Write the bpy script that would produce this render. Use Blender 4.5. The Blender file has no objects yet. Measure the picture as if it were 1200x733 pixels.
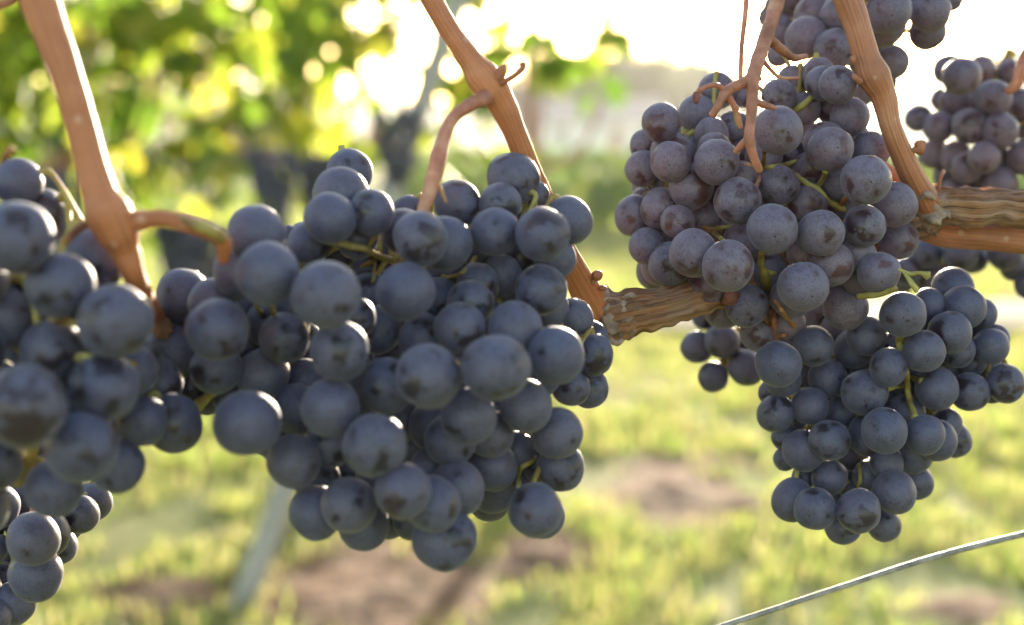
import bpy, math, random
import numpy as np
from mathutils import Vector, Matrix, noise as mnoise

R = math.radians
random.seed(7)
SKIP_PLUG = False
rng = np.random.default_rng(11)
scene = bpy.context.scene
col = scene.collection

# ------------------------------------------------------------------ camera, sky, sun, exposure
PITCH = R(6.9)
CAM = Vector((0, 0, 0.86))
FPX = 50 / 36 * 1200
cam_d = bpy.data.cameras.new('camera')
cam_d.lens = 50
cam_d.sensor_width = 36
cam_d.clip_start = 0.02
cam_d.clip_end = 4000
cam_d.dof.use_dof = True
cam_d.dof.focus_distance = 0.385
cam_d.dof.aperture_fstop = 8.0
cam = bpy.data.objects.new('camera', cam_d)
col.objects.link(cam)
cam.location = CAM
cam.rotation_euler = (R(90) - PITCH, 0, 0)
scene.camera = cam

SUN_EL, SUN_AZ = R(8.5), R(11)          # azimuth to the right of straight ahead (+Y)
world = bpy.data.worlds.new('World')
scene.world = world
world.use_nodes = True
wn = world.node_tree
sky = wn.nodes.new('ShaderNodeTexSky')
sky.sky_type = 'NISHITA'
sky.sun_disc = False
sky.sun_elevation = SUN_EL
sky.sun_rotation = SUN_AZ
sky.air_density = 1.0
sky.dust_density = 1.0
bg = wn.nodes['Background']
warm = wn.nodes.new('ShaderNodeMix')            # warm tint takes a little blue out of the sky
warm.data_type = 'RGBA'
warm.blend_type = 'MULTIPLY'
warm.inputs[0].default_value = 1.0
warm.inputs[7].default_value = (1.07, 1.0, 0.91, 1)
wn.links.new(sky.outputs[0], warm.inputs[6])
wn.links.new(warm.outputs[2], bg.inputs[0])
bg.inputs[1].default_value = 0.15
sd = bpy.data.lights.new('sun', 'SUN')
sd.energy = 4.5
sd.angle = R(0.5)
sd.color = (1.0, 0.86, 0.66)
so = bpy.data.objects.new('sun', sd)
col.objects.link(so)
sdir = Vector((math.sin(SUN_AZ) * math.cos(SUN_EL), math.cos(SUN_AZ) * math.cos(SUN_EL), math.sin(SUN_EL)))
so.rotation_euler = sdir.to_track_quat('Z', 'Y').to_euler()
so.location = (3, 15, 6)
scene.view_settings.view_transform = 'Standard'
scene.view_settings.look = 'None'
scene.view_settings.gamma = 1
scene.view_settings.exposure = 2.45
scene.cycles.use_denoising = True
scene.cycles.max_bounces = 8
scene.cycles.transparent_max_bounces = 8
scene.cycles.sample_clamp_indirect = 6

# ------------------------------------------------------------------ helpers
FWD = Vector((0, math.cos(PITCH), -math.sin(PITCH)))
UPV = Vector((0, math.sin(PITCH), math.cos(PITCH)))
RGT = Vector((1, 0, 0))


def P(x, y, d):
    x, y, d = float(x), float(y), float(d)
    return CAM + d * (FWD + RGT * ((x - 600) / FPX) - UPV * ((y - 366.5) / FPX))


def G(x, y, z=0.0):
    v = FWD + RGT * ((x - 600) / FPX) - UPV * ((y - 366.5) / FPX)
    t = (z - CAM.z) / v.z
    return CAM + v * t


def link_mesh(name, verts, faces, mats, parent=None, smooth=True, uvs=None, midx=None, origin=None):
    me = bpy.data.meshes.new(name)
    if origin is not None:
        verts = [(v[0] - origin[0], v[1] - origin[1], v[2] - origin[2]) for v in verts]
    if isinstance(verts, np.ndarray):
        verts = verts.tolist()
    if isinstance(faces, np.ndarray):
        faces = faces.tolist()
    me.from_pydata(verts, [], faces)
    if not isinstance(mats, (list, tuple)):
        mats = [mats]
    for m in mats:
        me.materials.append(m)
    if midx is not None:
        me.polygons.foreach_set('material_index', np.asarray(midx, dtype=np.int32))
    if smooth:
        me.polygons.foreach_set('use_smooth', np.ones(len(me.polygons), dtype=bool))
    if uvs is not None:
        ul = me.uv_layers.new(name='along')
        li = np.empty(len(me.loops), dtype=np.int32)
        me.loops.foreach_get('vertex_index', li)
        ul.data.foreach_set('uv', np.asarray(uvs, dtype=np.float32)[li].ravel())
    me.update()
    o = bpy.data.objects.new(name, me)
    col.objects.link(o)
    if origin is not None:
        o.location = origin
    if parent is not None:
        o.parent = parent
        o.matrix_parent_inverse = Matrix.Translation(-parent.location)
    return o


def tag(o, label=None, cat=None, group=None, kind=None):
    if label: o['label'] = label
    if cat: o['category'] = cat
    if group: o['group'] = group
    if kind: o['kind'] = kind
    return o


def empty(name, loc):
    e = bpy.data.objects.new(name, None)
    e.empty_display_size = 0.02
    e.location = loc
    col.objects.link(e)
    return e


def spline(pts, rad, n):
    """Catmull-Rom through points, n samples per span."""
    pts = [Vector(p) for p in pts]
    out, ro = [], []
    m = len(pts)
    for i in range(m - 1):
        p0, p1, p2, p3 = pts[max(i - 1, 0)], pts[i], pts[i + 1], pts[min(i + 2, m - 1)]
        r0, r1 = rad[i], rad[i + 1]
        for k in range(n):
            t = k / n
            out.append(0.5 * ((2 * p1) + (p2 - p0) * t + (2 * p0 - 5 * p1 + 4 * p2 - p3) * t * t
                              + (3 * p1 - p0 - 3 * p2 + p3) * t ** 3))
            s = t * t * (3 - 2 * t)
            ro.append(r0 + (r1 - r0) * s)
    out.append(pts[-1]); ro.append(rad[-1])
    return out, ro


class Tubes:
    def __init__(self):
        self.v, self.f, self.uv, self.st = [], [], [], []

    def add(self, pts, rad, n=8, seg=14, bump=0.0, bscale=300.0, ridges=0.0, cap=True, seed=0.0):
        c, r = spline(pts, rad, n)
        base = len(self.v)
        self.st.append((base, len(self.f)))
        t0 = (c[1] - c[0]).normalized()
        up = Vector((0, 0, 1)) if abs(t0.z) < 0.9 else Vector((0, 1, 0))
        nrm = (up - t0 * up.dot(t0)).normalized()
        ln = 0.0
        for i, p in enumerate(c):
            if i:
                ln += (c[i] - c[i - 1]).length
            t = (c[min(i + 1, len(c) - 1)] - c[max(i - 1, 0)]).normalized()
            nrm = (nrm - t * nrm.dot(t)).normalized()
            bn = t.cross(nrm)
            for k in range(seg):
                a = 2 * math.pi * k / seg
                d = nrm * math.cos(a) + bn * math.sin(a)
                rr = r[i]
                if bump:
                    q = p + d * rr
                    rr *= 1 + bump * mnoise.noise(q * bscale + Vector((seed, 0, 0)))
                if ridges:
                    rr *= 1 + ridges * mnoise.noise(Vector((math.cos(a) * 3.2, math.sin(a) * 3.2, ln * 28 + seed)))
                    rr *= 1 + 0.5 * ridges * mnoise.noise(Vector((math.cos(a) * 9, math.sin(a) * 9, ln * 60 + seed + 9)))
                self.v.append(tuple(p + d * rr))
                self.uv.append((abs(k / seg - 0.5) * 2, ln * 20))
        m = len(c)
        for i in range(m - 1):
            for k in range(seg):
                a, b = base + i * seg + k, base + i * seg + (k + 1) % seg
                self.f.append((a, b, b + seg, a + seg))
        if cap:
            for e, idx in ((0, 0), (1, m - 1)):
                ce = len(self.v)
                t = (c[1] - c[0]).normalized() * -1 if e == 0 else (c[-1] - c[-2]).normalized()
                self.v.append(tuple(c[idx] + t * r[idx] * 0.45))
                self.uv.append((0, ln * 20 * e))
                for k in range(seg):
                    a, b = base + idx * seg + k, base + idx * seg + (k + 1) % seg
                    self.f.append((ce, b, a) if e == 0 else (ce, a, b))
        return self

    def blob(self, p, r, sc=(1, 1, 1), bump=0.25, seed=0.0):
        base = len(self.v)
        self.st.append((base, len(self.f)))
        nu, nv = 12, 8
        for j in range(nv + 1):
            th = math.pi * j / nv
            for k in range(nu):
                a = 2 * math.pi * k / nu
                d = Vector((math.sin(th) * math.cos(a), math.sin(th) * math.sin(a), math.cos(th)))
                rr = r * (1 + bump * mnoise.noise(d * 1.7 + Vector((seed, seed * 2, 0))))
                self.v.append((p[0] + d.x * rr * sc[0], p[1] + d.y * rr * sc[1], p[2] + d.z * rr * sc[2]))
                self.uv.append((k / nu, j / nv * 0.2))
        for j in range(nv):
            for k in range(nu):
                a, b = base + j * nu + k, base + j * nu + (k + 1) % nu
                self.f.append((a, a + nu, b + nu, b))
        return self

    def build_each(self, name, mat, parent=None):
        for i, (v0, f0) in enumerate(self.st):
            v1, f1 = self.st[i + 1] if i + 1 < len(self.st) else (len(self.v), len(self.f))
            link_mesh(name, self.v[v0:v1], [tuple(a - v0 for a in f) for f in self.f[f0:f1]], mat, parent, True, self.uv[v0:v1])

    def build(self, name, mat, parent=None, origin=None):
        return link_mesh(name, self.v, self.f, mat, parent, True, self.uv, origin=origin)


# ------------------------------------------------------------------ materials
def new_mat(name):
    m = bpy.data.materials.new(name)
    m.use_nodes = True
    nt = m.node_tree
    b = nt.nodes['Principled BSDF']
    return m, nt, b


def N(nt, t, **kw):
    n = nt.nodes.new(t)
    for k, v in kw.items():
        setattr(n, k, v)
    return n


def ramp(nt, src, stops):
    r = N(nt, 'ShaderNodeValToRGB')
    e = r.color_ramp.elements
    while len(e) < len(stops):
        e.new(0.5)
    for i, (p, c) in enumerate(stops):
        e[i].position = p
        e[i].color = (c[0], c[1], c[2], 1) if isinstance(c, (tuple, list)) else (c, c, c, 1)
    nt.links.new(src, r.inputs[0])
    return r


def tex_noise(nt, vec, scale, detail=4.0, rough=0.55):
    n = N(nt, 'ShaderNodeTexNoise')
    n.inputs['Scale'].default_value = scale
    n.inputs['Detail'].default_value = detail
    n.inputs['Roughness'].default_value = rough
    if vec is not None:
        nt.links.new(vec, n.inputs['Vector'])
    return n


def mixc(nt, fac, a, b, mode='MIX'):
    m = N(nt, 'ShaderNodeMix', data_type='RGBA', blend_type=mode)
    for sock, val in ((0, fac), (6, a), (7, b)):
        if hasattr(val, 'links'):
            nt.links.new(val, m.inputs[sock])
        elif sock == 0:
            m.inputs[0].default_value = val
        else:
            m.inputs[sock].default_value = (*val, 1)
    return m.outputs[2]


def math_n(nt, op, a, b=None):
    m = N(nt, 'ShaderNodeMath', operation=op)
    for i, v in enumerate((a, b)):
        if v is None:
            continue
        if hasattr(v, 'links'):
            nt.links.new(v, m.inputs[i])
        else:
            m.inputs[i].default_value = v
    return m.outputs[0]


def bump_n(nt, h, strength, dist, b):
    bn = N(nt, 'ShaderNodeBump')
    bn.inputs['Strength'].default_value = strength
    bn.inputs['Distance'].default_value = dist
    nt.links.new(h, bn.inputs['Height'])
    nt.links.new(bn.outputs[0], b.inputs['Normal'])


def grape_material(name, skin1, skin2, wax1, wax2, mott):
    m, nt, b = new_mat(name)
    tc = N(nt, 'ShaderNodeTexCoord')
    oi = N(nt, 'ShaderNodeObjectInfo')
    sc = N(nt, 'ShaderNodeVectorMath', operation='SCALE')
    sc.inputs[0].default_value = (37.0, 71.0, 53.0)
    nt.links.new(oi.outputs['Random'], sc.inputs['Scale'])
    ad = N(nt, 'ShaderNodeVectorMath', operation='ADD')
    nt.links.new(tc.outputs['Object'], ad.inputs[0])
    nt.links.new(sc.outputs[0], ad.inputs[1])
    v = ad.outputs[0]                                   # unit-sphere coordinates plus a shift per grape
    big = tex_noise(nt, v, 1.15, 3, 0.5)
    vary = math_n(nt, 'MULTIPLY', math_n(nt, 'SUBTRACT', math_n(nt, 'FRACT', math_n(nt, 'MULTIPLY', oi.outputs['Random'], 29.3)), 0.35), 0.13)
    rub = ramp(nt, math_n(nt, 'ADD', big.outputs[0], vary), [(0.395, 0.04), (0.412, 0.62), (0.50, 1.0)])      # patches where the bloom is rubbed off
    med = tex_noise(nt, v, 3.2, 6, 0.62)
    cloud = ramp(nt, med.outputs[0], [(0.30, 1 - 0.6 * mott), (0.44, 1 - 0.2 * mott), (0.62, 1.0)])
    fine = tex_noise(nt, v, 16, 3, 0.6)
    fleck = ramp(nt, fine.outputs[0], [(0.38, 0.10), (0.44, 1.0)])
    wv = tex_noise(nt, v, 7.0, 5, 0.7)
    scr = ramp(nt, wv.outputs[0], [(0.37, 1 - 0.75 * mott), (0.43, 1.0)])
    # fleck zones: specks only in places
    zone = ramp(nt, tex_noise(nt, v, 2.1, 2).outputs[0], [(0.42, 0.0), (0.52, 1.0)])
    fl = math_n(nt, 'ADD', math_n(nt, 'MULTIPLY', math_n(nt, 'SUBTRACT', 1.0, zone.outputs[0]), 1.0),
                math_n(nt, 'MULTIPLY', zone.outputs[0], fleck.outputs[0]))
    k = math_n(nt, 'MULTIPLY', rub.outputs[0], cloud.outputs[0])
    k = math_n(nt, 'MULTIPLY', k, fl)
    k = math_n(nt, 'MULTIPLY', k, scr.outputs[0])
    mpz = N(nt, 'ShaderNodeMapping')
    mpz.inputs['Scale'].default_value = (6.5, 6.5, 1.1)
    nt.links.new(v, mpz.inputs[0])
    drip = ramp(nt, tex_noise(nt, mpz.outputs[0], 1.0, 4, 0.6).outputs[0], [(0.34, 1 - 0.6 * mott), (0.46, 1.0)])
    k = math_n(nt, 'MULTIPLY', k, drip.outputs[0])
    skin = mixc(nt, math_n(nt, 'FRACT', math_n(nt, 'MULTIPLY', oi.outputs['Random'], 7.31)),
                skin1, skin2)
    hue = math_n(nt, 'FRACT', math_n(nt, 'MULTIPLY', oi.outputs['Random'], 13.7))
    wax = mixc(nt, hue, wax1, wax2)
    colr = mixc(nt, k, skin, wax)
    # tiny pale lenticel dots
    vo = N(nt, 'ShaderNodeTexVoronoi')
    vo.inputs['Scale'].default_value = 5.5
    nt.links.new(v, vo.inputs['Vector'])
    dot = ramp(nt, vo.outputs['Distance'], [(0.03, 1.0), (0.055, 0.0)])
    colr = mixc(nt, math_n(nt, 'MULTIPLY', dot.outputs[0], 0.5), colr, (0.30, 0.24, 0.18))
    nt.links.new(colr, b.inputs['Base Color'])
    rg = N(nt, 'ShaderNodeMapRange')
    rg.inputs[3].default_value = 0.34
    rg.inputs[4].default_value = 0.62
    nt.links.new(k, rg.inputs[0])
    nt.links.new(rg.outputs[0], b.inputs['Roughness'])
    b.inputs['Specular IOR Level'].default_value = 0.45
    b.inputs['Sheen Weight'].default_value = 0.14
    b.inputs['Sheen Roughness'].default_value = 0.45
    b.inputs['Sheen Tint'].default_value = (0.85, 0.88, 1.0, 1)
    h = math_n(nt, 'ADD', math_n(nt, 'MULTIPLY', k, 0.4), math_n(nt, 'MULTIPLY', fine.outputs[0], 0.5))
    bump_n(nt, h, 0.12, 0.0006, b)
    return m


def shoot_material(name, c1, c2, c3, streak=1.0):
    m, nt, b = new_mat(name)
    uv = N(nt, 'ShaderNodeUVMap')
    tc = N(nt, 'ShaderNodeTexCoord')
    mp = N(nt, 'ShaderNodeMapping')
    mp.inputs['Scale'].default_value = (8.0, 0.5, 1)
    nt.links.new(uv.outputs[0], mp.inputs[0])
    n1 = tex_noise(nt, mp.outputs[0], 2.2, 6, 0.65)
    n2 = tex_noise(nt, tc.outputs['Object'], 70, 4, 0.6)
    s = ramp(nt, n1.outputs[0], [(0.34, tuple(0.7 * q for q in c1)), (0.43, c1), (0.54, c2), (0.68, c3)])
    c = mixc(nt, 0.5, s.outputs[0], ramp(nt, n2.outputs[0], [(0.3, c1), (0.55, c2), (0.75, c3)]).outputs[0])
    vo = N(nt, 'ShaderNodeTexVoronoi')
    vo.inputs['Scale'].default_value = 120
    nt.links.new(tc.outputs['Object'], vo.inputs['Vector'])
    dot = ramp(nt, vo.outputs['Distance'], [(0.07, 1.0), (0.13, 0.0)])
    c = mixc(nt, math_n(nt, 'MULTIPLY', dot.outputs[0], 0.28), c, (0.62, 0.48, 0.38))
    nt.links.new(c, b.inputs['Base Color'])
    b.inputs['Roughness'].default_value = 0.5
    b.inputs['Specular IOR Level'].default_value = 0.4
    bump_n(nt, n1.outputs[0], 0.6 * streak, 0.0008, b)
    return m


def bark_material():
    m, nt, b = new_mat('peeling_bark')
    uv = N(nt, 'ShaderNodeUVMap')
    tc = N(nt, 'ShaderNodeTexCoord')
    mp = N(nt, 'ShaderNodeMapping')
    mp.inputs['Scale'].default_value = (4.2, 0.42, 1)
    nt.links.new(uv.outputs[0], mp.inputs[0])
    n1 = tex_noise(nt, mp.outputs[0], 2.6, 8, 0.7)
    n2 = tex_noise(nt, tc.outputs['Object'], 55, 6, 0.6)
    s = ramp(nt, n1.outputs[0], [(0.32, (0.035, 0.017, 0.010)), (0.40, (0.20, 0.085, 0.038)), (0.52, (0.36, 0.165, 0.078)),
                                 (0.70, (0.52, 0.32, 0.19))])
    mp2 = N(nt, 'ShaderNodeMapping')
    mp2.inputs['Scale'].default_value = (13, 0.7, 1)
    nt.links.new(uv.outputs[0], mp2.inputs[0])
    n3 = tex_noise(nt, mp2.outputs[0], 2.4, 6, 0.7)
    crack = ramp(nt, n3.outputs[0], [(0.36, 0.26), (0.46, 0.95), (0.6, 1.25)])
    p = ramp(nt, n2.outputs[0], [(0.50, 0.0), (0.62, 1.0)])
    c = mixc(nt, math_n(nt, 'MULTIPLY', p.outputs[0], 0.4), s.outputs[0], (0.36, 0.28, 0.22))
    c = mixc(nt, 0.9, c, crack.outputs[0], 'MULTIPLY')
    nt.links.new(c, b.inputs['Base Color'])
    b.inputs['Roughness'].default_value = 0.8
    bump_n(nt, math_n(nt, 'ADD', n1.outputs[0], math_n(nt, 'MULTIPLY', n3.outputs[0], 0.7)), 1.0, 0.0018, b)
    return m


def stem_material(name, c1, c2, c3, trans=0.25):
    m, nt, b = new_mat(name)
    tc = N(nt, 'ShaderNodeTexCoord')
    n1 = tex_noise(nt, tc.outputs['Object'], 130, 4, 0.6)
    s = ramp(nt, n1.outputs[0], [(0.34, c1), (0.52, c2), (0.68, c3)])
    nt.links.new(s.outputs[0], b.inputs['Base Color'])
    b.inputs['Roughness'].default_value = 0.5
    tr = N(nt, 'ShaderNodeBsdfTranslucent')
    nt.links.new(s.outputs[0], tr.inputs[0])
    mx = N(nt, 'ShaderNodeMixShader')
    mx.inputs[0].default_value = trans
    nt.links.new(b.outputs[0], mx.inputs[1])
    nt.links.new(tr.outputs[0], mx.inputs[2])
    nt.links.new(mx.outputs[0], nt.nodes['Material Output'].inputs[0])
    bump_n(nt, n1.outputs[0], 0.3, 0.0004, b)
    return m


def leafy_material(name, cols, tcols, trans, scale=3.0):
    m, nt, b = new_mat(name)
    geo = N(nt, 'ShaderNodeNewGeometry')
    tc = N(nt, 'ShaderNodeTexCoord')
    n1 = tex_noise(nt, tc.outputs['Object'], scale, 3, 0.5)
    rnd = math_n(nt, 'ADD', math_n(nt, 'MULTIPLY', geo.outputs['Random Per Island'], 0.75),
                 math_n(nt, 'MULTIPLY', n1.outputs[0], 0.25))
    k = len(cols)
    s = ramp(nt, rnd, [(0.1 + 0.8 * i / (k - 1), c) for i, c in enumerate(cols)])
    t = ramp(nt, rnd, [(0.1 + 0.8 * i / (k - 1), c) for i, c in enumerate(tcols)])
    nt.links.new(s.outputs[0], b.inputs['Base Color'])
    b.inputs['Roughness'].default_value = 0.5
    b.inputs['Specular IOR Level'].default_value = 0.35
    tr = N(nt, 'ShaderNodeBsdfTranslucent')
    nt.links.new(t.outputs[0], tr.inputs[0])
    mx = N(nt, 'ShaderNodeMixShader')
    mx.inputs[0].default_value = trans
    nt.links.new(b.outputs[0], mx.inputs[1])
    nt.links.new(tr.outputs[0], mx.inputs[2])
    nt.links.new(mx.outputs[0], nt.nodes['Material Output'].inputs[0])
    return m


def plain_noise_mat(name, c1, c2, scale, rough=0.8, metallic=0.0, bump=0.0, bdist=0.01):
    m, nt, b = new_mat(name)
    tc = N(nt, 'ShaderNodeTexCoord')
    n1 = tex_noise(nt, tc.outputs['Object'], scale, 6, 0.6)
    s = ramp(nt, n1.outputs[0], [(0.3, c1), (0.7, c2)])
    nt.links.new(s.outputs[0], b.inputs['Base Color'])
    b.inputs['Roughness'].default_value = rough
    b.inputs['Metallic'].default_value = metallic
    if bump:
        bump_n(nt, n1.outputs[0], bump, bdist, b)
    return m


M_GRAPE = grape_material('grape_skin', (0.013, 0.011, 0.019), (0.026, 0.014, 0.019), (0.063, 0.065, 0.116), (0.080, 0.075, 0.118), 0.45)
M_GRAPE2 = grape_material('flare_tinted_grape_skin', (0.030, 0.015, 0.020), (0.075, 0.030, 0.034), (0.108, 0.097, 0.148), (0.142, 0.108, 0.146), 0.7)  # reddish-purple grapes; the paler mauve wax has the sun's flare painted in
M_SCAR = plain_noise_mat('grape_scar', (0.03, 0.02, 0.016), (0.07, 0.045, 0.03), 40)
M_SHOOT = shoot_material('ripe_shoot', (0.27, 0.085, 0.032), (0.43, 0.155, 0.060), (0.56, 0.25, 0.115))
M_SHOOT2 = shoot_material('red_shoot', (0.22, 0.078, 0.038), (0.37, 0.145, 0.070), (0.50, 0.245, 0.140))
M_BARK = bark_material()
M_BARKGREY = plain_noise_mat('grey_bark', (0.07, 0.038, 0.024), (0.42, 0.31, 0.24), 140, 0.9, 0, 0.8, 0.001)
M_RACHIS = stem_material('green_stalk', (0.24, 0.12, 0.05), (0.36, 0.30, 0.085), (0.46, 0.41, 0.15), 0.3)
M_PINK = stem_material('pink_stalk', (0.26, 0.11, 0.06), (0.44, 0.19, 0.125), (0.56, 0.33, 0.20), 0.28)
M_DRY = stem_material('dry_stalk', (0.16, 0.06, 0.03), (0.40, 0.20, 0.08), (0.52, 0.36, 0.12), 0.3)
M_LEAF = leafy_material('vine_leaf',
                        [(0.030, 0.060, 0.016), (0.045, 0.085, 0.018), (0.075, 0.105, 0.02), (0.12, 0.115, 0.025)],
                        [(0.13, 0.26, 0.03), (0.25, 0.40, 0.04), (0.42, 0.52, 0.05), (0.58, 0.54, 0.07)], 0.52)
M_TREELEAF = leafy_material('tree_leaf', [(0.035, 0.06, 0.02), (0.06, 0.09, 0.03)],
                            [(0.08, 0.13, 0.03), (0.12, 0.15, 0.04)], 0.22, 0.3)
M_HEDGE = leafy_material('hedge_leaf', [(0.04, 0.085, 0.02), (0.07, 0.12, 0.03), (0.09, 0.13, 0.03)],
                         [(0.14, 0.26, 0.03), (0.22, 0.34, 0.04), (0.30, 0.36, 0.05)], 0.4, 1.0)
M_GRASS = leafy_material('grass_blade',
                         [(0.05, 0.10, 0.03), (0.09, 0.13, 0.04), (0.15, 0.15, 0.07), (0.26, 0.21, 0.12)],
                         [(0.20, 0.32, 0.06), (0.34, 0.41, 0.09), (0.45, 0.44, 0.14), (0.50, 0.41, 0.23)], 0.6, 1.2)
M_RAISIN = plain_noise_mat('raisin_skin', (0.07, 0.022, 0.020), (0.24, 0.085, 0.07), 260, 0.6, 0, 1.0, 0.001)
M_TRUNK = plain_noise_mat('trunk_bark', (0.05, 0.035, 0.025), (0.20, 0.14, 0.10), 30, 0.9, 0, 0.8, 0.01)
M_POST = plain_noise_mat('weathered_post', (0.24, 0.21, 0.17), (0.36, 0.32, 0.265), 12, 0.7, 0, 0.3, 0.003)
M_WIRE = plain_noise_mat('galvanised_wire', (0.13, 0.12, 0.11), (0.34, 0.325, 0.30), 260, 0.55, 0.3, 0.2, 0.0003)
M_BGGRAPE = plain_noise_mat('grape_far', (0.022, 0.020, 0.030), (0.070, 0.066, 0.09), 60, 0.6)
M_SOIL = plain_noise_mat('soil', (0.10, 0.062, 0.042), (0.27, 0.18, 0.13), 22, 0.95, 0, 0.8, 0.02)

# ------------------------------------------------------------------ ground and distance
SOIL_PATCH = [(430, 700, 150, 72), (640, 655, 68, 36), (785, 588, 82, 36), (195, 700, 80, 26), (860, 600, 40, 16),
              (1130, 720, 60, 18), (60, 520, 70, 14), (820, 545, 90, 9), (1080, 470, 60, 8)]


def soil_mask(px, py):
    k = 0.0
    for cx, cy, rx, ry in SOIL_PATCH:
        k = max(k, 1.35 - math.hypot((px - cx) / rx, (py - cy) / ry))
    return min(max(k, 0), 1)


def ground_material():
    m, nt, b = new_mat('grassland')
    tc = N(nt, 'ShaderNodeTexCoord')
    at = N(nt, 'ShaderNodeAttribute', attribute_name='soil')
    n1 = tex_noise(nt, tc.outputs['Object'], 2.2, 6, 0.62)
    n2 = tex_noise(nt, tc.outputs['Object'], 18, 5, 0.6)
    n3 = tex_noise(nt, tc.outputs['Object'], 0.12, 4, 0.5)
    g = ramp(nt, n1.outputs[0], [(0.32, (0.085, 0.11, 0.03)), (0.5, (0.16, 0.17, 0.055)), (0.68, (0.27, 0.24, 0.12))])
    g2 = mixc(nt, 0.4, g.outputs[0], ramp(nt, n3.outputs[0], [(0.35, (0.07, 0.11, 0.03)), (0.65, (0.22, 0.2, 0.07))]).outputs[0])
    s = ramp(nt, n2.outputs[0], [(0.3, (0.055, 0.030, 0.020)), (0.52, (0.15, 0.088, 0.058)), (0.75, (0.28, 0.18, 0.125))])
    f = math_n(nt, 'ADD', at.outputs['Fac'], math_n(nt, 'MULTIPLY', math_n(nt, 'SUBTRACT', n2.outputs[0], 0.5), 0.9))
    ff = ramp(nt, f, [(0.22, 0.0), (0.40, 1.0)])
    nt.links.new(mixc(nt, ff.outputs[0], g2, s.outputs[0]), b.inputs['Base Color'])
    b.inputs['Roughness'].default_value = 0.95
    b.inputs['Specular IOR Level'].default_value = 0.1
    bump_n(nt, n2.outputs[0], 0.8, 0.03, b)
    return m


def proj(p):
    v = Vector(p) - CAM
    d = v.dot(FWD)
    if d < 0.05:
        return (-9999, -9999)
    return (600 + FPX * v.x / d, 366.5 - FPX * v.dot(UPV) / d)


def build_ground():
    ys = np.concatenate([np.linspace(-30, 1.5, 12), np.linspace(1.7, 12, 130), np.geomspace(12.3, 560, 36)])
    us = np.linspace(-1, 1, 121)
    verts, faces, soil = [], [], []
    for y in ys:
        half = max(3.0, abs(y) * 0.85 + 2.0) if y < 12 else y * 0.95 + 1
        for u in us:
            x = half * u * (0.35 + 0.65 * u * u) if y < 12 else half * u * (0.35 + 0.65 * u * u)
            px = proj((x, y, 0))
            k = soil_mask(*px) if y > 1.5 else 0.0
            z = 0.0
            if y < 14:
                z = 0.02 * mnoise.noise(Vector((x * 1.1, y * 1.1, 0))) + 0.05 * k * (mnoise.noise(Vector((x * 9, y * 9, 3))) + 0.3)
            verts.append((x, y, z)); soil.append(k)
    n = len(us)
    for j in range(len(ys) - 1):
        for i in range(n - 1):
            a = j * n + i
            faces.append((a, a + 1, a + n + 1, a + n))
    o = link_mesh('ground', verts, faces, ground_material())
    at = o.data.attributes.new('soil', 'FLOAT', 'POINT')
    at.data.foreach_set('value', np.array(soil, dtype=np.float32))
    tag(o, kind='structure')


build_ground()


def build_path():
    m = plain_noise_mat('dry_track', (0.14, 0.12, 0.07), (0.24, 0.20, 0.13), 3.0, 0.95, 0, 0.4, 0.02)
    v, f = [], []
    n = 90
    for i in range(n):
        x = -12 + 26 * i / (n - 1)
        w = 0.12 * mnoise.noise(Vector((x * 1.7, 5, 0)))
        for k in range(5):
            t = k / 4
            v.append((x, 6.35 + 1.0 * t + (w if k < 2 else w * 0.6) - 0.02 * x, 0.03 + 0.03 * math.sin(math.pi * t)))
    for i in range(n - 1):
        for k in range(4):
            a = i * 5 + k
            f.append((a, a + 5, a + 6, a + 1))
    tag(link_mesh('path', v, f, m), kind='structure')


build_path()


def build_hills():
    m = plain_noise_mat('hill_slope', (0.05, 0.075, 0.045), (0.10, 0.11, 0.07), 0.06, 0.95)
    prof = lambda a: (9 + 24 * math.exp(-((a - 0.42) / 0.13) ** 2) + 7 * math.exp(-((a + 0.25) / 0.2) ** 2)
                      + 4 * math.exp(-((a - 0.12) / 0.08) ** 2))
    v, f = [], []
    na, nr = 140, 12
    for j in range(nr):
        rr = 300 + 260 * j / (nr - 1)
        t = j / (nr - 1)
        for i in range(na):
            a = -0.9 + 1.8 * i / (na - 1)
            z = prof(a) * math.sin(math.pi * min(1, t * 1.15) * 0.5 + 0) * (1 if t < 0.87 else 1 - (t - 0.87) * 3)
            z += 1.5 * t * mnoise.noise(Vector((a * 18, t * 3, 0)))
            v.append((rr * math.sin(a), rr * math.cos(a), z * 1.35 - 1.2))
    for j in range(nr - 1):
        for i in range(na - 1):
            a = j * na + i
            f.append((a, a + 1, a + na + 1, a + na))
    tag(link_mesh('hills', v, f, m), kind='structure')


build_hills()


# leaf templates -----------------------------------------------------------------
def leaf_template():
    # five-lobed vine leaf, unit width, base at origin, tip along +Y
    ang = [(-90, 0.10), (-60, 0.42), (-35, 0.50), (-12, 0.40), (12, 0.62), (30, 0.58), (48, 0.44), (70, 0.62), (90, 0.78),
           (110, 0.62), (132, 0.44), (150, 0.58), (168, 0.62), (192, 0.40), (215, 0.50), (240, 0.42)]
    v = [(0, 0.0, 0.0)]
    for a, r in ang:
        x, y = r * math.cos(R(a)), r * math.sin(R(a))
        v.append((x * 0.95, y, -0.22 * abs(x) - 0.18 * y * y))
    f = [(0, i, i + 1 if i < len(ang) else 1) for i in range(1, len(ang) + 1)]
    return np.array(v), np.array(f)


LV, LF = leaf_template()


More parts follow.
